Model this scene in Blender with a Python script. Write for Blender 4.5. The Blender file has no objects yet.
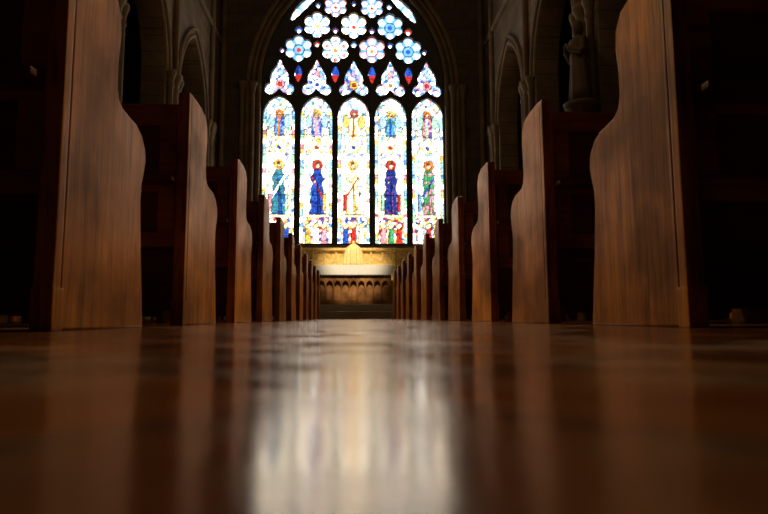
import bpy, bmesh, math, random
import numpy as np
from mathutils import Matrix, Vector
random.seed(4)
rng = np.random.default_rng(7)
scene = bpy.context.scene
scene.view_settings.view_transform = 'Standard'
scene.view_settings.look = 'None'

# ------------------------------------------------------------------ helpers
def link(o):
    scene.collection.objects.link(o); return o

def empty(name, loc=(0, 0, 0)):
    e = bpy.data.objects.new(name, None); e.location = loc
    e.empty_display_size = 0.1
    return link(e)

def nodes_of(name):
    m = bpy.data.materials.new(name); m.use_nodes = True
    nt = m.node_tree
    b = nt.nodes['Principled BSDF']
    return m, nt, b

def N(nt, typ, **kw):
    n = nt.nodes.new(typ)
    for k, v in kw.items():
        if k in n.inputs: n.inputs[k].default_value = v
        else: setattr(n, k, v)
    return n

def ramp(nt, stops):
    r = nt.nodes.new('ShaderNodeValToRGB')
    el = r.color_ramp.elements
    while len(el) < len(stops): el.new(0.5)
    for e, (p, c) in zip(el, stops):
        e.position = p; e.color = (*c, 1)
    return r

def wood(name, grain, dark, light, rough=0.35, coat=0.3, scale=1.0, spec=0.5):
    m, nt, b = nodes_of(name)
    tc = N(nt, 'ShaderNodeTexCoord')
    oi = N(nt, 'ShaderNodeObjectInfo')
    add = N(nt, 'ShaderNodeVectorMath', operation='MULTIPLY_ADD')
    nt.links.new(oi.outputs['Location'], add.inputs[0])
    add.inputs[1].default_value = (1.37, 1.91, 0.7)
    nt.links.new(tc.outputs['Object'], add.inputs[2])
    mp = N(nt, 'ShaderNodeMapping')
    s = {'x': (0.9, 16, 16), 'y': (16, 0.9, 16), 'z': (16, 16, 0.9)}[grain]
    mp.inputs['Scale'].default_value = tuple(v * scale for v in s)
    nt.links.new(add.outputs[0], mp.inputs['Vector'])
    n1 = N(nt, 'ShaderNodeTexNoise', Scale=2.0, Detail=10.0, Roughness=0.72, Distortion=1.1)
    nt.links.new(mp.outputs[0], n1.inputs['Vector'])
    n2 = N(nt, 'ShaderNodeTexNoise', Scale=3.2, Detail=5.0)
    nt.links.new(add.outputs[0], n2.inputs['Vector'])
    r = ramp(nt, [(0.34, dark), (0.48, tuple(a * 0.4 + c * 0.6 for a, c in zip(dark, light))), (0.64, light)])
    nt.links.new(n1.outputs['Fac'], r.inputs[0])
    mx = N(nt, 'ShaderNodeMixRGB', blend_type='MULTIPLY'); mx.inputs[0].default_value = 0.95
    r2 = ramp(nt, [(0.36, (0.36, 0.28, 0.2)), (0.64, (1.25, 1.2, 1.05))])
    nt.links.new(n2.outputs['Fac'], r2.inputs[0])
    nt.links.new(r.outputs[0], mx.inputs[1]); nt.links.new(r2.outputs[0], mx.inputs[2])
    nt.links.new(mx.outputs[0], b.inputs['Base Color'])
    rg = N(nt, 'ShaderNodeMapRange'); rg.inputs[1].default_value = 0.3; rg.inputs[2].default_value = 0.7
    rg.inputs[3].default_value = rough * 1.35; rg.inputs[4].default_value = rough * 0.8
    nt.links.new(n2.outputs['Fac'], rg.inputs[0]); nt.links.new(rg.outputs[0], b.inputs['Roughness'])
    b.inputs['Specular IOR Level'].default_value = spec
    b.inputs['Specular Tint'].default_value = (1.0, 0.68, 0.40, 1)
    b.inputs['Coat Weight'].default_value = coat
    b.inputs['Coat Roughness'].default_value = 0.2
    b.inputs['Coat Tint'].default_value = (1.0, 0.85, 0.65, 1)
    bp = N(nt, 'ShaderNodeBump', Strength=0.3, Distance=0.004)
    nt.links.new(n1.outputs['Fac'], bp.inputs['Height'])
    nt.links.new(bp.outputs[0], b.inputs['Normal'])
    return m

def stone(name, c1, c2, axis='x', blocks=True, rough=0.85):
    m, nt, b = nodes_of(name)
    tc = N(nt, 'ShaderNodeTexCoord')
    n1 = N(nt, 'ShaderNodeTexNoise', Scale=1.7, Detail=8.0, Roughness=0.6)
    nt.links.new(tc.outputs['Object'], n1.inputs['Vector'])
    r = ramp(nt, [(0.3, c1), (0.7, c2)])
    nt.links.new(n1.outputs['Fac'], r.inputs[0])
    out = r.outputs[0]
    if blocks:
        sp = N(nt, 'ShaderNodeSeparateXYZ'); nt.links.new(tc.outputs['Object'], sp.inputs[0])
        cb = N(nt, 'ShaderNodeCombineXYZ')
        nt.links.new(sp.outputs['X' if axis == 'x' else 'Y'], cb.inputs[0])
        nt.links.new(sp.outputs['Z'], cb.inputs[1])
        br = N(nt, 'ShaderNodeTexBrick')
        br.inputs['Scale'].default_value = 1.0
        br.inputs['Brick Width'].default_value = 0.75
        br.inputs['Row Height'].default_value = 0.34
        br.inputs['Mortar Size'].default_value = 0.012
        br.inputs['Color1'].default_value = (1, 1, 1, 1)
        br.inputs['Color2'].default_value = (0.72, 0.7, 0.66, 1)
        br.inputs['Mortar'].default_value = (0.4, 0.38, 0.35, 1)
        nt.links.new(cb.outputs[0], br.inputs['Vector'])
        mx = N(nt, 'ShaderNodeMixRGB', blend_type='MULTIPLY'); mx.inputs[0].default_value = 0.9
        nt.links.new(out, mx.inputs[1]); nt.links.new(br.outputs['Color'], mx.inputs[2])
        out = mx.outputs[0]
    nt.links.new(out, b.inputs['Base Color'])
    b.inputs['Roughness'].default_value = rough
    n3 = N(nt, 'ShaderNodeTexNoise', Scale=18.0, Detail=6.0)
    nt.links.new(tc.outputs['Object'], n3.inputs['Vector'])
    bp = N(nt, 'ShaderNodeBump', Strength=0.3, Distance=0.02)
    nt.links.new(n3.outputs['Fac'], bp.inputs['Height'])
    nt.links.new(bp.outputs[0], b.inputs['Normal'])
    return m

def plain(name, col, rough=0.5, metal=0.0, nscale=12, var=0.25):
    m, nt, b = nodes_of(name)
    tc = N(nt, 'ShaderNodeTexCoord')
    n1 = N(nt, 'ShaderNodeTexNoise', Scale=float(nscale), Detail=5.0)
    nt.links.new(tc.outputs['Object'], n1.inputs['Vector'])
    r = ramp(nt, [(0.3, tuple(c * (1 - var) for c in col)), (0.7, tuple(min(1, c * (1 + var)) for c in col))])
    nt.links.new(n1.outputs['Fac'], r.inputs[0]); nt.links.new(r.outputs[0], b.inputs['Base Color'])
    b.inputs['Roughness'].default_value = rough; b.inputs['Metallic'].default_value = metal
    return m

M_XZ = Matrix(((1, 0, 0, 0), (0, 0, -1, 0), (0, 1, 0, 0), (0, 0, 0, 1)))   # local XY -> world XZ, extrude along Y
M_YZ = Matrix(((0, 0, 1, 0), (1, 0, 0, 0), (0, 1, 0, 0), (0, 0, 0, 1)))   # local XY -> world YZ, extrude along X

def shape_mesh(loops, half, bevel=0.0, M=None, offset=(0, 0, 0)):
    cu = bpy.data.curves.new('tmp', 'CURVE'); cu.dimensions = '2D'; cu.fill_mode = 'BOTH'
    cu.extrude = max(half - bevel, 0.0001); cu.bevel_depth = bevel; cu.bevel_resolution = 1; cu.offset = -bevel
    for lp in loops:
        sp = cu.splines.new('POLY'); sp.points.add(len(lp) - 1)
        for p, q in zip(sp.points, lp): p.co = (q[0], q[1], 0, 1)
        sp.use_cyclic_u = True
    o = bpy.data.objects.new('tmp', cu); link(o)
    dg = bpy.context.evaluated_depsgraph_get(); dg.update()
    me = bpy.data.meshes.new_from_object(o.evaluated_get(dg))
    bpy.data.objects.remove(o); bpy.data.curves.remove(cu)
    if M is not None: me.transform(Matrix.Translation(offset) @ M)
    return me

def obj(name, me, mats, parent=None, smooth=False):
    o = bpy.data.objects.new(name, me); link(o)
    if not isinstance(mats, (list, tuple)): mats = [mats]
    me.materials.clear()
    for m in mats: me.materials.append(m)
    if parent: o.parent = parent
    if smooth:
        for p in me.polygons: p.use_smooth = True
    return o

def tube_mesh(paths, r, cyclic=False, res=3):
    cu = bpy.data.curves.new('tmp', 'CURVE'); cu.dimensions = '3D'
    cu.bevel_depth = r; cu.bevel_resolution = res; cu.use_fill_caps = True
    for lp in paths:
        sp = cu.splines.new('POLY'); sp.points.add(len(lp) - 1)
        for p, q in zip(sp.points, lp): p.co = (*q, 1)
        sp.use_cyclic_u = cyclic
    o = bpy.data.objects.new('tmp', cu); link(o)
    dg = bpy.context.evaluated_depsgraph_get(); dg.update()
    me = bpy.data.meshes.new_from_object(o.evaluated_get(dg))
    bpy.data.objects.remove(o); bpy.data.curves.remove(cu)
    for p in me.polygons: p.use_smooth = True
    return me

def add_box(bm, x0, x1, y0, y1, z0, z1, mi=0, bev=0.0):
    t = bmesh.new()
    bmesh.ops.create_cube(t, size=1)
    bmesh.ops.scale(t, vec=(abs(x1 - x0), abs(y1 - y0), abs(z1 - z0)), verts=t.verts)
    bmesh.ops.translate(t, vec=((x0 + x1) / 2, (y0 + y1) / 2, (z0 + z1) / 2), verts=t.verts)
    if bev > 0:
        bmesh.ops.bevel(t, geom=t.edges[:], offset=bev, segments=2, affect='EDGES', profile=0.7)
    for f in t.faces: f.material_index = mi
    me = bpy.data.meshes.new('t'); t.to_mesh(me); t.free()
    bm.from_mesh(me); bpy.data.meshes.remove(me)

def add_mesh(bm, me, mi=0, free=True):
    n = len(bm.faces); bm.from_mesh(me); bm.faces.ensure_lookup_table()
    for f in bm.faces[n:]: f.material_index = mi
    if free: bpy.data.meshes.remove(me)

def add_lathe(bm, prof, cx, cy, seg=32, mi=0, fold=None, M=None):
    rings = []
    for (r, z) in prof:
        ring = []
        for i in range(seg):
            a = 2 * math.pi * i / seg
            rr = r * (fold(a, z) if fold else 1)
            v = Vector((cx + rr * math.cos(a), cy + rr * math.sin(a), z))
            ring.append(bm.verts.new(M @ v if M else v))
        rings.append(ring)
    for a, b in zip(rings, rings[1:]):
        for i in range(seg):
            f = bm.faces.new((a[i], a[(i + 1) % seg], b[(i + 1) % seg], b[i])); f.material_index = mi; f.smooth = True
    for ring, rev in ((rings[0], True), (rings[-1], False)):
        f = bm.faces.new(ring[::-1] if rev else ring); f.material_index = mi

def bm_obj(name, bm, mats, parent=None):
    me = bpy.data.meshes.new(name); bmesh.ops.recalc_face_normals(bm, faces=bm.faces[:])
    bm.to_mesh(me); bm.free()
    return obj(name, me, mats, parent)

def arch_loop(cx, hw, z0, zs, R, n=22, closed=True):
    h = math.sqrt(R * R - (R - hw) ** 2); a1 = math.atan2(h, R - hw)
    L = [(cx - hw, z0)] if closed else []
    for i in range(n + 1):
        a = a1 * i / n
        L.append((cx - hw + R - R * math.cos(a), zs + R * math.sin(a)))
    for i in range(n - 1, -1, -1):
        a = a1 * i / n
        L.append((cx + hw - R + R * math.cos(a), zs + R * math.sin(a)))
    if closed: L.append((cx + hw, z0))
    return L

# ------------------------------------------------------------------ materials
M_end = wood('oak_vertical', 'z', (0.10, 0.030, 0.002), (0.47, 0.185, 0.019), rough=0.42, coat=0.08, scale=1.2, spec=0.38)
M_rail = wood('oak_horizontal', 'x', (0.12, 0.040, 0.008), (0.34, 0.13, 0.028), rough=0.36, coat=0.15)
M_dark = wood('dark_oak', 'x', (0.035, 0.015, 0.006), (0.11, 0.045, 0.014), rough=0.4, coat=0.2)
M_altar = wood('altar_oak', 'z', (0.22, 0.10, 0.04), (0.42, 0.21, 0.09), rough=0.5, coat=0)
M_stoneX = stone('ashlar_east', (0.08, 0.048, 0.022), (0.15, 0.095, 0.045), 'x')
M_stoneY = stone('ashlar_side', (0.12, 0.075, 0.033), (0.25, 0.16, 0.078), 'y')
M_trim = stone('moulded_stone', (0.12, 0.076, 0.034), (0.25, 0.162, 0.080), blocks=False)
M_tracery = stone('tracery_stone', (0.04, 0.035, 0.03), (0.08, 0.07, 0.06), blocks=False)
M_step = stone('sanctuary_stone', (0.40, 0.31, 0.21), (0.58, 0.47, 0.34), blocks=False, rough=0.5)
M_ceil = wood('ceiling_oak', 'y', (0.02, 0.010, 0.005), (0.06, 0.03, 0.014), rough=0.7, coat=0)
M_cloth = plain('altar_linen', (0.84, 0.83, 0.80), 0.8, nscale=40, var=0.12)
M_veil = plain('gold_silk', (0.86, 0.64, 0.27), 0.5, nscale=25, var=0.15)
M_gold = plain('gilded_panel', (0.85, 0.52, 0.16), 0.5, 0.1, nscale=14, var=0.35)
M_iron = plain('black_iron', (0.02, 0.02, 0.02), 0.5, 0.8)
M_statue = stone('statue_stone', (0.08, 0.05, 0.026), (0.16, 0.105, 0.056), blocks=False)

# floor: varnished dark red-brown tiles, worn
m, nt, b = nodes_of('polished_floor'); M_floor = m
tc = N(nt, 'ShaderNodeTexCoord')
br = N(nt, 'ShaderNodeTexBrick'); br.offset = 0.0
br.inputs['Scale'].default_value = 1.0
br.inputs['Brick Width'].default_value = 0.15; br.inputs['Row Height'].default_value = 0.15
br.inputs['Mortar Size'].default_value = 0.004
br.inputs['Color1'].default_value = (0.21, 0.062, 0.010, 1); br.inputs['Color2'].default_value = (0.10, 0.031, 0.006, 1)
br.inputs['Mortar'].default_value = (0.02, 0.010, 0.006, 1)
mp = N(nt, 'ShaderNodeMapping'); mp.inputs['Rotation'].default_value = (0, 0, math.radians(45))
nt.links.new(tc.outputs['Object'], mp.inputs[0]); nt.links.new(mp.outputs[0], br.inputs['Vector'])
n1 = N(nt, 'ShaderNodeTexNoise', Scale=3.5, Detail=8.0, Roughness=0.65)
nt.links.new(tc.outputs['Object'], n1.inputs['Vector'])
rr = ramp(nt, [(0.3, (0.35, 0.33, 0.31)), (0.7, (1.4, 1.4, 1.4))]); nt.links.new(n1.outputs['Fac'], rr.inputs[0])
mx = N(nt, 'ShaderNodeMixRGB', blend_type='MULTIPLY'); mx.inputs[0].default_value = 1
nt.links.new(br.outputs['Color'], mx.inputs[1]); nt.links.new(rr.outputs[0], mx.inputs[2])
nt.links.new(mx.outputs[0], b.inputs['Base Color'])
n2 = N(nt, 'ShaderNodeTexNoise', Scale=9.0, Detail=7.0, Roughness=0.65)
nt.links.new(tc.outputs['Object'], n2.inputs['Vector'])
r3 = N(nt, 'ShaderNodeMapRange'); r3.inputs[1].default_value = 0.3; r3.inputs[2].default_value = 0.7
r3.inputs[3].default_value = 0.08; r3.inputs[4].default_value = 0.28
nt.links.new(n2.outputs['Fac'], r3.inputs[0]); nt.links.new(r3.outputs[0], b.inputs['Roughness'])
b.inputs['IOR'].default_value = 1.95
b.inputs['Specular Tint'].default_value = (1.0, 0.80, 0.58, 1)
n4 = N(nt, 'ShaderNodeTexNoise', Scale=22.0, Detail=4.0)
nt.links.new(tc.outputs['Object'], n4.inputs['Vector'])
bp = N(nt, 'ShaderNodeBump', Strength=0.14, Distance=0.004)
nt.links.new(n4.outputs['Fac'], bp.inputs['Height']); nt.links.new(bp.outputs[0], b.inputs['Normal'])

# ------------------------------------------------------------------ shell
EW = 18.0
bm = bmesh.new(); add_box(bm, -7.5, 7.5, -4.5, EW + 0.6, -0.2, 0); bm_obj('floor', bm, M_floor)

# east wall with the great window opening
HW, ZS, RA = 2.91, 7.43, 4.53
OC = RA - HW
me = shape_mesh([[(-7.5, 0), (7.5, 0), (7.5, 15.6), (-7.5, 15.6)], arch_loop(0, HW + 0.06, 2.27, ZS, RA + 0.06)], 0.3, 0, M_XZ, (0, EW + 0.3, 0))
obj('wall_east', me, M_stoneX)
bm = bmesh.new(); add_box(bm, -7.5, 7.5, -4.6, -4.3, 0, 15.6); bm_obj('wall_west', bm, M_stoneX)

# nave arcades
centers = [15.2, 11.75, 8.3, 4.85, 1.4, -2.05]
for side, sx in (('north', -1), ('south', 1)):
    loops = [[(-4.3, 0), (EW, 0), (EW, 12.6), (-4.3, 12.6)]]
    for c in centers: loops.append(arch_loop(c, 1.2, 1.0, 5.7, 2.1, 16))
    me = shape_mesh(loops, 0.28, 0.03, M_YZ, (sx * 4.6, 0, 0))
    obj('wall_%s_arcade' % side, me, M_stoneY)
    # mouldings + shafts
    bm = bmesh.new()
    for c in centers:
        for off, xx, rad in ((0.06, 4.33, 0.06), (0.24, 4.29, 0.05)):
            L = arch_loop(c, 1.2 + off, 1.0, 5.7, 2.1 + off, 16, closed=False)
            add_mesh(bm, tube_mesh([[(sx * xx, p[0], p[1]) for p in L]], rad))
    ym = [c + 1.725 for c in centers[1:]] + [16.9]
    for y in ym:
        for dy in (-0.3, 0, 0.3):
            r = 0.1 if dy == 0 else 0.07
            add_lathe(bm, [(r * 1.9, 0), (r * 1.9, 0.35), (r * 1.4, 0.45), (r, 0.55), (r, 5.35), (r * 1.35, 5.42), (r * 1.1, 5.48),
                           (r * 1.3, 5.6), (r * 1.9, 5.72), (r * 1.9, 5.8)], sx * 4.27, y + dy, 14)
        add_lathe(bm, [(0.08, 5.8), (0.08, 12.0), (0.16, 12.2)], sx * 4.27, y, 12)
    add_mesh(bm, tube_mesh([[(sx * 4.3, -4.3, 8.9), (sx * 4.3, EW, 8.9)]], 0.09))
    bm_obj('trim_%s_arcade' % side, bm, M_trim)
    bm = bmesh.new(); add_box(bm, sx * 7.2, sx * 7.5, -4.3, EW, 0, 9.2); bm_obj('wall_%s' % side, bm, M_stoneY)
    bm = bmesh.new(); add_box(bm, sx * 4.6, sx * 7.5, -4.3, EW, 9.0, 9.3)
    for k in range(9): add_box(bm, sx * 4.8, sx * 7.2, -3.2 + k * 2.5, -2.9 + k * 2.5, 8.7, 9.05)
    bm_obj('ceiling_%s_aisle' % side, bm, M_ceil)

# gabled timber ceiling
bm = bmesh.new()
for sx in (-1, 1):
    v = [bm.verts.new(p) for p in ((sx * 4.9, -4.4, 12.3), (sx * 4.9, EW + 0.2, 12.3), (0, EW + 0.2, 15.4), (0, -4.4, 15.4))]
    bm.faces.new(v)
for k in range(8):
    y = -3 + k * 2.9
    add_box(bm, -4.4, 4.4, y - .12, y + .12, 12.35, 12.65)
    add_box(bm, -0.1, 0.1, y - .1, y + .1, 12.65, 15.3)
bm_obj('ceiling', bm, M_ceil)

# ------------------------------------------------------------------ window
win = empty('window_1', (0, EW + 0.2, 0))
def local(o):  # parent keeping world placement
    o.parent = win; o.matrix_parent_inverse = Matrix.Translation(-Vector(win.location))

def catmull(P, k=4):
    out = []; n = len(P)
    for i in range(n):
        p0, p1, p2, p3 = [np.array(P[(i + j - 1) % n]) for j in range(4)]
        for t in np.linspace(0, 1, k, endpoint=False):
            out.append(tuple(0.5 * ((2 * p1) + (-p0 + p2) * t + (2 * p0 - 5 * p1 + 4 * p2 - p3) * t * t + (-p0 + 3 * p1 - 3 * p2 + p3) * t ** 3)))
    return out
PITCH = 1.20
LH = 0.505   # lancet half width
PH = PITCH / 2
holes = []
for i in range(-2, 3):
    cx = i * PITCH
    holes.append(arch_loop(cx, LH, 2.36, 6.50, 0.68, 10))
    half = [(0.0, 7.40), (0.14, 7.27), (0.34, 7.21), (0.47, 7.35), (0.42, 7.54), (0.29, 7.62), (0.30, 7.78), (0.24, 7.98), (0.11, 8.18)]
    P = [(cx + x, z) for x, z in half] + [(cx, 8.42)] + [(cx - x, z) for x, z in half[:0:-1]]
    holes.append(catmull(P, 3))
ros = []
def rosette(cx, cz, R, lobes=6, n=60):
    ros.append((cx, cz, R, lobes))
    L = []
    for k in range(n):
        a = 2 * math.pi * (k + 0.37) / n
        rr = R * (0.72 + 0.28 * abs(math.cos(lobes / 2 * (a - math.pi / 2))) ** 0.6)
        L.append((cx + rr * math.cos(a), cz + rr * math.sin(a)))
    holes.append(L)
for x in (-3 * PH, -PH, PH, 3 * PH): rosette(x, 8.78, 0.455)
for x in (-PITCH, 0, PITCH): rosette(x, 9.60, 0.445)
for x in (-PH, PH): rosette(x, 10.27, 0.39)
rosette(0, 10.98, 0.37)
for x, z, r in ((-PITCH, 8.94, .11), (0.003, 8.94, .11), (PITCH, 8.94, .11), (PH, 9.43, .11), (-PH, 9.43, .11), (3 * PH, 9.42, .13), (-3 * PH, 9.42, .13), (0.003, 10.36, .09),
                (2.33, 8.72, .09), (-2.33, 8.72, .09), (1.17, 10.28, .10), (-1.17, 10.28, .10), (0.62, 10.85, .11), (-0.62, 10.85, .11)):
    rosette(x, z, r, 4, 24)
for x in (-3 * PH, -PH, PH, 3 * PH):
    holes.append(catmull([(x, 7.62), (x + .12, 7.9), (x + .1, 8.08), (x, 8.24), (x - .1, 8.08), (x - .12, 7.9)], 3))
for s in (-1, 1):
    A = []; B = []
    for k in range(9):
        t = k / 8; h = 2.30 + 1.0 * t; w = 0.14 * math.sin(math.pi * (0.05 + 0.9 * t)) ** 0.7
        for lst, rr_ in ((A, 4.32 + w), (B, 4.32 - w)):
            lst.append((s * (math.sqrt(rr_ ** 2 - h * h) - OC), ZS + h))
    holes.append(A + B[::-1])
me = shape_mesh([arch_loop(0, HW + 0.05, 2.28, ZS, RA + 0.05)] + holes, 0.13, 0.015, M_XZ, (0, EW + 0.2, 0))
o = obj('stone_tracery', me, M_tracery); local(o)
# saddle bars
paths = []
for i in range(-2, 3):
    z = 3.27
    while z < 6.7:
        paths.append([(i * PITCH - 0.52, EW + 0.17, z), (i * PITCH + 0.52, EW + 0.17, z)]); z += 0.66
o = obj('saddle_bars', tube_mesh(paths, 0.008, res=1), M_iron); local(o)

# stained glass
cs = 0.025
xs = np.arange(-2.98, 2.98 + cs, cs); zs = np.arange(2.3, 12.1 + cs, cs)
Xg, Zg = np.meshgrid(xs, zs)
S = 0.085
gi = np.floor(Xg / S).astype(int); gj = np.floor(Zg / S).astype(int)
jit = rng.random((400, 400, 2))
F1 = np.full(Xg.shape, 9.0); F2 = F1.copy(); SX = Xg.copy(); SZ = Zg.copy(); ID = np.zeros(Xg.shape, int)
for di in (-1, 0, 1):
    for dj in (-1, 0, 1):
        a = gi + di; c = gj + dj
        j = jit[a % 400, c % 400]
        px = (a + j[..., 0]) * S; pz = (c + j[..., 1]) * S
        d = np.hypot(Xg - px, Zg - pz)
        closer = d < F1
        F2 = np.where(closer, F1, np.minimum(F2, d))
        SX = np.where(closer, px, SX); SZ = np.where(closer, pz, SZ)
        ID = np.where(closer, (a % 400) * 400 + (c % 400), ID); F1 = np.minimum(F1, d)
rnd = rng.random((160000, 3))[ID]
r0, r1, r2_ = rnd[..., 0], rnd[..., 1], rnd[..., 2]
col = np.zeros(Xg.shape + (3,))
dark = np.zeros(Xg.shape, bool)
def edge(mask):
    e = np.zeros_like(mask)
    e[1:, :] |= mask[1:, :] ^ mask[:-1, :]; e[:, 1:] |= mask[:, 1:] ^ mask[:, :-1]
    return e
def setc(mask, c, line=False):
    global dark
    col[mask] = c
    if line: dark = (dark & ~mask) | edge(mask)
def pick(mask, pal, rsel, line=False):
    global dark
    idx = np.minimum((rsel * len(pal)).astype(int), len(pal) - 1)
    col[mask] = np.array(pal)[idx[mask]]
    if line: dark = (dark & ~mask) | edge(mask)
# radiances: clear glass looks straight at the sky, coloured glass absorbs most of it
W = (3.2, 3.0, 2.6); CW = (2.2, 1.7, 0.95); PB = (0.36, 0.62, 0.92); SKY = (0.12, 0.34, 0.66); BL = (0.02, 0.07, 0.38); DB = (0.012, 0.03, 0.18)
YE = (0.85, 0.52, 0.10); PY = (1.2, 0.95, 0.42); GR = (0.05, 0.28, 0.11); PG = (0.40, 0.78, 0.46); RD = (0.52, 0.03, 0.02); PK = (0.80, 0.30, 0.34)
OR = (0.70, 0.19, 0.03); PU = (0.14, 0.05, 0.24); LV = (0.42, 0.38, 0.78); BR = (0.20, 0.08, 0.03); TE = (0.04, 0.20, 0.26)
SK = (0.80, 0.50, 0.32)
allm = np.ones(Xg.shape, bool)
pick(allm, [W, W, PB, W, PB, CW, YE, LV, W, W, PG, W, SKY, PK, PB, W, W, CW, PB, GR, W, PB, W, SKY], r0)
robes = [(TE, BL, W), (BL, DB, RD), (CW, YE, RD), (DB, PU, BL), (GR, PK, BL)]
robes2 = [(SKY, BL, OR), (LV, BL, PK), (CW, YE, RD), (SKY, GR, BL), (PK, PU, PG)]
for i in range(5):
    cx = (i - 2) * PITCH
    u = (Xg - cx) / LH; z = Zg
    L = (np.abs(u) < 1.18) & (z < 7.18)
    bd = L & (np.abs(u) > 0.84)
    k_ = np.floor(z / 0.16).astype(int)
    pick(bd, [W, W, PB, YE, W, PG, PB, W, PK, SKY, PG, W], ((k_ * 37 + i * 11) % 100) / 100.0)
    dark |= L & (np.abs(np.abs(u) - 0.82) < 0.03)
    for s in (-1, 1):
        setc(L & (np.abs(u - s * 0.72) < 0.07) & (z > 3.3) & (z < 6.0), CW)
        dark |= L & (np.abs(u - s * 0.64) < 0.02) & (z > 3.3) & (z < 5.5)
    # predella with little scene
    pr = L & (z < 3.2) & (np.abs(u) < 0.82)
    pick(pr, [RD, YE, W, PB, OR, PU, PB, PK, W, BL, W, CW, PY, YE], r1)
    for k, uu in enumerate((-0.5, 0, 0.5)):
        setc(pr & (np.abs(u - uu) < 0.19 - 0.1 * (z - 2.4)) & (z < 2.85 + 0.06 * ((i + k) % 2)), [[RD, YE, BL, PK, W], [OR, W, RD, GR, RD], [BL, PK, CW, RD, YE]][k][i], True)
        setc(pr & (np.hypot(u - uu, (z - 2.93) / LH) < 0.17), PY, True)
    setc(L & (np.abs(z - 3.25) < 0.04) & (np.abs(u) < 0.82), CW, True)
    # main standing saint
    A, B, C = robes[i]
    lean = 0.07 * math.sin(i * 2.1)
    h = (z - 3.32) / 1.72
    wid = np.where(h < 0.60, 0.44 - 0.16 * h, np.clip(0.42 - 1.3 * np.abs(h - 0.66) ** 1.1, 0, 1))
    wid = wid + 0.04 * np.sin(z * 17 + i)
    back = L & (np.abs(u) < 0.62) & (z > 3.32) & (z < 5.45)
    pick(back, [PB, W, W, PB, W, W, LV, CW, W], r0)
    fig = L & (h > 0) & (h < 0.86) & (np.abs(u - lean) < wid)
    pick(fig, [A, A, A, A, B], r1, True)
    setc(fig & (u - lean > 0.02) & (u - lean < 0.02 + 0.35 * (0.62 - h)) & (h < 0.62), B, True)
    setc(fig & (np.abs((u - lean) * (0.6 if i % 2 else -0.5) + h - 0.52) < 0.035), C)
    setc(fig & (np.abs(u - lean - 0.1 + 0.25 * h) < 0.025), tuple(0.4 * v for v in A))
    setc(L & (np.hypot(u - lean + .16, (z - 4.36) / LH) < 0.09), SK, True)
    setc(L & (np.hypot(u - lean, (z - 4.92) / LH) < 0.34), [YE, RD, YE, RD, OR][i], True)
    setc(L & (np.hypot((u - lean) * 1.15, (z - 4.88) / LH) < 0.17), SK, True)
    setc(L & (np.hypot((u - lean) * 1.0, (z - 5.0) / LH) < 0.12), BR)
    for s in (-1, 1):
        at = L & (np.abs(u - s * 0.52) < 0.11) & (z > 3.4) & (z < 3.95)
        setc(at, [[PK, W, RD, PG, SKY], [PG, YE, W, RD, W]][(s + 1) // 2][i], True)
    # canopy gable with pinnacles
    gz = (z - 5.3) / 0.6
    gab = L & (gz > 0) & (gz < 1) & (np.abs(u) < 0.64 * (1 - gz) + 0.05)
    pick(gab, [W, CW, PY, W, YE], r2_, True)
    setc(L & (np.hypot(u, (z - 5.5) / LH) < 0.13), [BL, RD, BL, RD, BL][i], True)
    for uu in (-0.72, -0.36, 0.36, 0.72):
        setc(L & (z > 5.5) & (z < 6.2) & (np.abs(u - uu) < 0.07 * (6.25 - z) / 0.4), CW, True)
    # upper figure
    h = (z - 5.85) / 0.75
    A, B, C = robes2[i]
    fg = L & (h > 0) & (h < 0.9) & (np.abs(u) < 0.34 - 0.10 * h); pick(fg, [A, A, B], r1, True)
    setc(fg & (np.abs(u) < 0.06), C)
    for s in (-1, 1):
        setc(L & (np.hypot((u - s * 0.5) * 1.6, (z - 6.35) / 0.6) < 0.36), [PB, PB, YE, PB, PG][i], True)
    setc(L & (np.hypot(u, (z - 6.62) / LH) < 0.27), [OR, YE, RD, YE, OR][i], True)
    setc(L & (np.hypot(u, (z - 6.60) / LH) < 0.13), SK, True)
    # second tier lights
    T = (np.abs(u) < 1.18) & (z >= 7.18) & (z < 8.45)
    pick(T, [BL, SKY, W, PB, PB, W, LV, SKY, PK, W], r1)
    setc(T & (np.hypot(u, (z - 7.60) / LH) < 0.30), [PK, W, YE, W, PK][i], True)
    setc(T & (np.hypot(u, (z - 7.60) / LH) < 0.14), [RD, BL, RD, OR, RD][i], True)
    setc(T & (np.hypot(np.abs(u) - 0.58, (z - 7.37) / LH) < 0.16), W, True)
    setc(T & (np.hypot(u * 1.5, (z - 7.98) / LH) < 0.25), [PB, PK, LV, PK, PB][i], True)
up = (Zg > 8.45); pick(up, [BL, PU, SKY, RD, BL, DB], r1); dark &= ~up
dg_ = (np.abs(np.abs(np.abs(Xg) - PITCH) - PH) < 0.13) & (Zg > 7.6) & (Zg < 8.26)
col[dg_] = np.where((Zg[dg_] < 7.93)[:, None], np.array(RD) * 0.8, np.array(BL) * 1.0)
pet = [[(PB, W, SKY), RD], [(W, RD, PK), OR], [(PK, W, RD), OR], [(PB, W, SKY), BL], [(W, SKY, PB), YE], [(CW, W, GR), RD], [(PB, W, SKY), BL], [(PK, W, OR), RD], [(LV, W, RD), RD], [(PB, SKY, W), YE]]
big = [r for r in ros if r[3] == 6]
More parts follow.
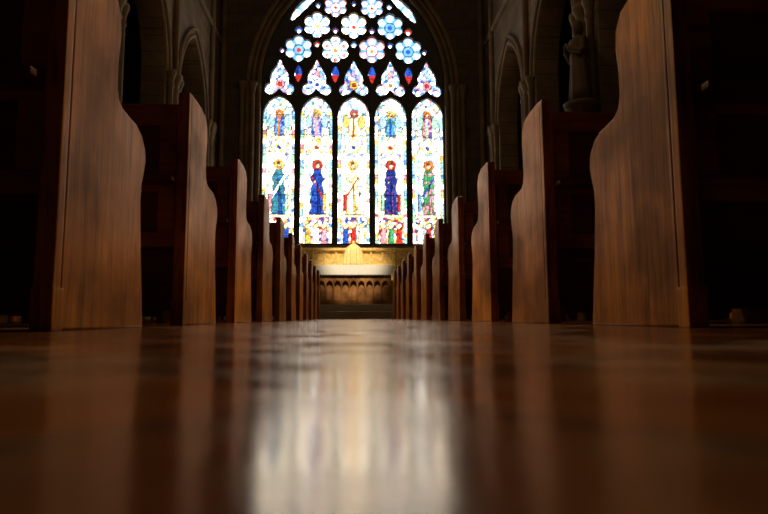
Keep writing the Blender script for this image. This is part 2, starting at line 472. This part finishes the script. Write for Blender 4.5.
for k, (cx, cz, R, lb) in enumerate(big):
    dx = Xg - cx; dz = Zg - cz; d = np.hypot(dx, dz) / R; a = np.arctan2(dz, dx)
    lobe = np.abs(np.cos(3 * (a - math.pi / 2)))
    (A, B, D_), C = pet[k % len(pet)]
    col[d < 1.04] = np.array(SKY) * 0.8
    col[(d < 1.04) & (lobe > 0.5)] = np.array(A) * 1.0
    sp = np.stack([np.hypot(dx - 0.70 * R * math.cos(math.pi / 2 + q * math.pi / 3), dz - 0.70 * R * math.sin(math.pi / 2 + q * math.pi / 3)) for q in range(6)]).min(0) / R
    col[sp < 0.16] = np.array(B)
    col[sp < 0.07] = np.array(D_)
    col[(d > 0.34) & (d < 0.44)] *= 0.15
    col[d < 0.34] = np.array(W) if k % 3 else np.array(D_)
    col[d < 0.18] = np.array(C)
for (cx, cz, R, lb) in [r for r in ros if r[3] == 4]:
    d = np.hypot(Xg - cx, Zg - cz); col[d < R * 1.1] = random.choice([BL, RD, SKY, PU]); col[d < R * 0.4] = W
hh = np.hypot(np.abs(Xg) + OC, Zg - ZS)
dag = (hh > 4.05) & (hh < 4.5) & (Zg > 9.6) & (Zg < 10.9)
col[dag] = np.where((r1[dag] < 0.45)[:, None], np.array(PB), np.where((r1[dag] < 0.6)[:, None], np.array(SKY), np.array(W)))
col *= (0.75 + 0.45 * r2_)[..., None]
inlan = Zg < 8.45
lead = ((F2 - F1) < 0.016) & inlan
col[lead] *= 0.30
col[dark] *= 0.14
nz, nx = Xg.shape
verts = np.stack([Xg.ravel(), np.zeros(Xg.size), Zg.ravel()], 1)
idx = np.arange(nz * nx).reshape(nz, nx)
quad = np.stack([idx[:-1, :-1], idx[:-1, 1:], idx[1:, 1:], idx[1:, :-1]], -1).reshape(-1, 4)
cen = verts[quad].mean(1)
zc = cen[:, 2]; hz = np.clip(zc - ZS, 0, None)
keep = (np.abs(cen[:, 0]) < np.where(zc < ZS, HW + 0.02, np.sqrt(np.clip((RA + .02) ** 2 - hz ** 2, 0, None)) - OC))
quad = quad[keep]
me = bpy.data.meshes.new('stained_glass')
me.from_pydata(verts.tolist(), [], quad.tolist())
at = me.color_attributes.new('glass_col', 'FLOAT_COLOR', 'POINT')
buf = np.ones((nz * nx, 4), np.float32); buf[:, :3] = col.reshape(-1, 3)
at.data.foreach_set('color', buf.ravel())
m, nt, b = nodes_of('stained_glass_leaded'); M_glass = m
ac = N(nt, 'ShaderNodeAttribute', attribute_name='glass_col')
tc = N(nt, 'ShaderNodeTexCoord')
n1 = N(nt, 'ShaderNodeTexNoise', Scale=9.0, Detail=4.0); nt.links.new(tc.outputs['Object'], n1.inputs['Vector'])
r_ = N(nt, 'ShaderNodeMapRange'); r_.inputs[1].default_value = .3; r_.inputs[2].default_value = .7; r_.inputs[3].default_value = .8; r_.inputs[4].default_value = 1.25
nt.links.new(n1.outputs['Fac'], r_.inputs[0])
nt.links.new(ac.outputs['Color'], b.inputs['Emission Color'])
mu = N(nt, 'ShaderNodeMath', operation='MULTIPLY'); mu.inputs[1].default_value = 2.6
nt.links.new(r_.outputs[0], mu.inputs[0]); nt.links.new(mu.outputs[0], b.inputs['Emission Strength'])
b.inputs['Base Color'].default_value = (0.02, 0.02, 0.02, 1); b.inputs['Roughness'].default_value = 0.15
o = obj('stained_glass', me, M_glass); o.location = (0, EW + 0.22, 0); local(o)

# window mouldings and jamb shafts
bm = bmesh.new()
for off, dy, rad in ((0.13, 0.0, 0.075), (0.30, -0.06, 0.06), (0.46, -0.09, 0.085)):
    L = arch_loop(0, HW + off, 2.27, ZS, RA + off, 40)
    add_mesh(bm, tube_mesh([[(p[0], EW + dy, p[1]) for p in L]], rad))
for s in (-1, 1):
    for off in (0.30, 0.62):
        add_lathe(bm, [(0.13, 2.2), (0.13, 2.4), (0.075, 2.5), (0.075, ZS - 0.3), (0.1, ZS - 0.25), (0.08, ZS - .2), (0.15, ZS), (0.15, ZS + 0.08)], s * (HW + off), EW - 0.14, 16)
    add_lathe(bm, [(0.09, 0.34), (0.09, 12.0)], s * 4.15, EW - 0.12, 12)
add_box(bm, -HW - 0.75, HW + 0.75, EW - 0.3, EW + 0.15, 2.08, 2.25, 0, 0.03)
bm_obj('trim_window_arch', bm, M_trim)

# ------------------------------------------------------------------ sanctuary
bm = bmesh.new()
add_box(bm, -4.15, 4.15, 13.2, EW - 0.02, 0, 0.17, 0, 0.01)
add_box(bm, -4.15, 4.15, 13.6, EW - 0.02, 0.17, 0.34, 0, 0.01)
bm_obj('sanctuary_steps', bm, M_step)

bm = bmesh.new()   # altar
AX, AY = 1.02, 15.5
add_box(bm, -AX + .04, AX - .04, AY + 0.08, AY + 0.7, 0.34, 1.36, 1)
loops = [[(-AX, 0.42), (AX, 0.42), (AX, 1.36), (-AX, 1.36)]]
na = 9
for k in range(na):
    c = -AX + 0.06 + (k + 0.5) * (2 * AX - 0.12) / na
    loops.append(arch_loop(c, 0.082, 0.50, 0.90, 0.125, 6))
    for sg in (-1, 1):
        xx = c + sg * 0.065
        loops.append([(xx + 0.026 * math.cos(t), 1.1 + 0.026 * math.sin(t)) for t in np.linspace(0, 2 * math.pi, 10, endpoint=False)])
add_mesh(bm, shape_mesh(loops, 0.03, 0.006, M_XZ, (0, AY + 0.02, 0)), 0)
add_box(bm, -AX - .04, AX + .04, AY - .04, AY + .76, 0.34, 0.42, 0, 0.01)
add_box(bm, -AX - .06, AX + .06, AY - .06, AY + .76, 1.36, 1.42, 0, 0.01)
bm_obj('altar', bm, [M_altar, M_dark])
bm = bmesh.new()   # altar cloth with scalloped lace edge
lace = [(-AX - .07, 1.435), (AX + .07, 1.435)]
n = 30
for k in range(n * 4 + 1):
    t = k / (n * 4); x = AX + .07 - t * (2 * AX + .14)
    lace.append((x, 1.19 - 0.03 * abs(math.sin(math.pi * t * n))))
add_mesh(bm, shape_mesh([lace], 0.006, 0, M_XZ, (0, AY - 0.075, 0)))
add_box(bm, -AX - .07, AX + .07, AY - .08, AY + .77, 1.422, 1.438)
bm_obj('altar_cloth', bm, M_cloth)

bm = bmesh.new()   # veiled tabernacle
fold = lambda a, z: 1 + 0.07 * math.cos(a * 14) * min(1, max(0, (2.04 - z) * 4))
add_lathe(bm, [(0.29, 1.44), (0.275, 1.55), (0.255, 1.75), (0.23, 1.88), (0.19, 1.96), (0.13, 2.02), (0.06, 2.06), (0.03, 2.08), (0.045, 2.10), (0.045, 2.13), (0.01, 2.16)],
          0, AY + 0.42, 144, 0, fold)
bm_obj('veiled_tabernacle', bm, M_veil)

bm = bmesh.new()   # reredos
add_box(bm, -1.9, 1.9, 16.6, 16.75, 0.34, 1.95, 0)
add_box(bm, -1.95, 1.95, 16.5, 16.78, 1.95, 2.03, 1, 0.015)
for k in range(12):
    x = -1.85 + k * 3.7 / 11
    add_box(bm, x - .03, x + .03, 16.55, 16.62, 0.34, 1.95, 0, 0.008)
add_box(bm, -1.9, 1.9, 16.54, 16.62, 1.48, 1.55, 0, 0.01)
bm_obj('reredos', bm, [M_gold, M_altar])

# ------------------------------------------------------------------ pews
def pew_mesh(s):
    bm = bmesh.new(); L = 3.2
    prof = [(0.0, 0.0), (0.0, 0.945), (0.012, 0.962), (0.05, 0.970), (0.20, 0.967), (0.27, 0.952), (0.305, 0.91), (0.312, 0.85), (0.300, 0.77),
            (0.300, 0.70), (0.314, 0.664), (0.345, 0.646), (0.40, 0.640), (0.45, 0.636), (0.50, 0.616), (0.533, 0.58), (0.543, 0.54), (0.530, 0.495), (0.515, 0.45),
            (0.512, 0.40), (0.53, 0.25), (0.555, 0.10), (0.57, 0.0)]
    for x in (0.019, L - 0.019):
        add_mesh(bm, shape_mesh([prof], 0.019, 0.007, M_YZ, (s * x, 0, 0)), 0)
        # edge stile along the back of the end, with bead
        add_box(bm, s * (x - 0.023), s * (x + 0.022), -0.008, 0.024, 0, 0.958, 0, 0.005)
        add_box(bm, s * (x - 0.022), s * (x + 0.02), 0.032, 0.040, 0.03, 0.945, 0, 0.003)
        add_box(bm, s * (x - 0.024), s * (x + 0.026), -0.010, 0.04, 0, 0.10, 0, 0.005)
    x0, x1 = s * 0.04, s * (L - 0.04)
    # back
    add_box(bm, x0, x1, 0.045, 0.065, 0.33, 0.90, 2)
    add_box(bm, x0, x1, 0.025, 0.085, 0.83, 0.92, 1, 0.008)
    add_box(bm, x0, x1, 0.03, 0.08, 0.55, 0.60, 1, 0.005)
    add_box(bm, x0, x1, 0.03, 0.08, 0.32, 0.38, 1, 0.005)
    for k in range(7):
        x = 0.09 + k * (L - 0.18) / 6
        add_box(bm, s * (x - .035), s * (x + .035), 0.034, 0.076, 0.36, 0.85, 1, 0.004)
    # book ledge on the back, seat, front skirt, kneeler
    add_box(bm, x0, x1, -0.07, 0.035, 0.575, 0.592, 2, 0.004)
    add_box(bm, x0, x1, 0.06, 0.47, 0.40, 0.432, 1, 0.008)
    add_box(bm, x0, x1, 0.43, 0.45, 0.30, 0.40, 1, 0.003)
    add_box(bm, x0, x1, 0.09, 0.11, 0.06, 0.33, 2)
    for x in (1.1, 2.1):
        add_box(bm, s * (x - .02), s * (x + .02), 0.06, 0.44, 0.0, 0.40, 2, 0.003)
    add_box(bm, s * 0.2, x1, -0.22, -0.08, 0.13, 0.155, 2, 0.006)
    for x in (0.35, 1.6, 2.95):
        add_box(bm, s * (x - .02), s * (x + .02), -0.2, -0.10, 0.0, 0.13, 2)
    me = bpy.data.meshes.new('pew'); bmesh.ops.recalc_face_normals(bm, faces=bm.faces[:]); bm.to_mesh(me); bm.free()
    for mt in (M_end, M_rail, M_dark): me.materials.append(mt)
    return me
XL, XR = 0.68, 0.81
mL, mR = pew_mesh(-1), pew_mesh(1)
for k in range(11):
    for me, x, y in ((mL, -XL, 1.345 + k), (mR, XR, 1.36 + k)):
        o = bpy.data.objects.new('pew', me); link(o); o.location = (x, y, 0)

# ------------------------------------------------------------------ statue on the south arcade pier
def statue(x, y, z, s):
    bm = bmesh.new()
    rot = Matrix.Translation((x, y, z))
    add_lathe(bm, [(0.05, -0.5), (0.12, -0.35), (0.16, -0.2), (0.28, -0.08), (0.30, 0.0)], 0, 0, 20, 0, None, rot)
    fo = lambda a, zz: (1 + 0.07 * math.sin(9 * a + 3 * zz) * max(0, 1 - zz / 1.1)) * (1 - 0.28 * abs(math.cos(a)))
    add_lathe(bm, [(0.27, 0), (0.25, 0.2), (0.22, 0.5), (0.20, 0.75), (0.21, 0.95), (0.235, 1.08), (0.22, 1.15), (0.12, 1.2), (0.07, 1.23), (0.065, 1.27)], 0, 0, 60, 0, fo, rot)
    add_lathe(bm, [(0.03, 1.24), (0.075, 1.28), (0.095, 1.35), (0.1, 1.42), (0.09, 1.48), (0.05, 1.53), (0.01, 1.54)], 0, 0, 24, 0, None, rot)
    for d in (-1, 1):
        P = [Vector((0, d * 0.2, 1.1)), Vector((-s * 0.04, d * 0.25, 0.86)), Vector((-s * 0.2, d * 0.08, 0.98)), Vector((-s * 0.24, d * 0.02, 1.08))]
        for a, c, ra in ((0, 1, .06), (1, 2, .05), (2, 3, .03)):
            add_mesh(bm, tube_mesh([[tuple(P[a] + Vector((x, y, z))), tuple(P[c] + Vector((x, y, z)))]], ra))
    me = bpy.data.meshes.new('saint_statue'); bmesh.ops.recalc_face_normals(bm, faces=bm.faces[:]); bm.to_mesh(me); bm.free()
    obj('saint_statue', me, M_statue)
statue(3.99, 9.6, 3.75, 1)

# ------------------------------------------------------------------ added lanterns out of view: fill spots for pews and altar
def fill_lantern(x, y, z, tx, ty, tz, power, size=62, col=(1.0, 0.74, 0.38)):
    e = empty('added_lantern', (x, y, z))
    bm = bmesh.new()
    add_lathe(bm, [(0.02, 0.42), (0.06, 0.38), (0.20, 0.24), (0.22, 0.18), (0.22, -0.02), (0.205, -0.02), (0.205, 0.17), (0.02, 0.30)], 0, 0, 16)
    add_mesh(bm, tube_mesh([[(0, 0, 0.4), (0, 0, 12.4 - z)]], 0.012))
    o = bm_obj('added_shade_and_chain', bm, M_iron, e)
    ld = bpy.data.lights.new('fill_spot', 'SPOT'); ld.energy = power; ld.spot_size = math.radians(size); ld.spot_blend = 0.7
    ld.shadow_soft_size = 0.12; ld.color = col
    lo = bpy.data.objects.new('fill_spot', ld); link(lo); lo.parent = e; lo.location = (0, 0, -0.04)
    d = Vector((tx - x, ty - y, tz - z)); lo.rotation_euler = d.to_track_quat('-Z', 'Y').to_euler()
for s in (-1, 1):
    fill_lantern(s * 2.5, 4.2, 4.4, -s * 1.0, 2.3, 0.6, 430, 56)
    fill_lantern(s * 2.5, 7.4, 5.2, -s * 1.0, 5.4, 0.5, 500, 58)
    fill_lantern(s * 2.5, 10.8, 7.2, -s * 0.9, 9.3, 0.5, 800, 40)
fill_lantern(0, 10.2, 7.6, 0, 16.2, 1.35, 4600, 17, (1.0, 0.83, 0.55))

# added unseen fill points standing in for ambient light high in the nave
for y, e in ((9.0, 120), (2.0, 75)):
    ld = bpy.data.lights.new('nave_fill', 'POINT'); ld.energy = e; ld.shadow_soft_size = 0.8; ld.color = (1, 0.76, 0.46)
    lo = bpy.data.objects.new('nave_fill', ld); link(lo); lo.location = (0, y, 9.5)

w = bpy.data.worlds.new('world'); scene.world = w; w.use_nodes = True
w.node_tree.nodes['Background'].inputs[0].default_value = (0.5, 0.6, 0.8, 1)
w.node_tree.nodes['Background'].inputs[1].default_value = 0.3

# ------------------------------------------------------------------ camera
cd = bpy.data.cameras.new('camera'); cam = bpy.data.objects.new('camera', cd); link(cam)
cd.sensor_width = 24.0; cd.lens = 18.0; cd.clip_start = 0.01; cd.clip_end = 100
cam.matrix_world = (Matrix.Translation((0, 0, 0.028)) @ Matrix.Rotation(math.radians(-3.05), 4, 'Z')
                    @ Matrix.Rotation(math.radians(96.0), 4, 'X') @ Matrix.Rotation(math.radians(-0.25), 4, 'Z'))
cd.dof.use_dof = True; cd.dof.focus_distance = 4.0; cd.dof.aperture_fstop = 3.5
scene.camera = cam
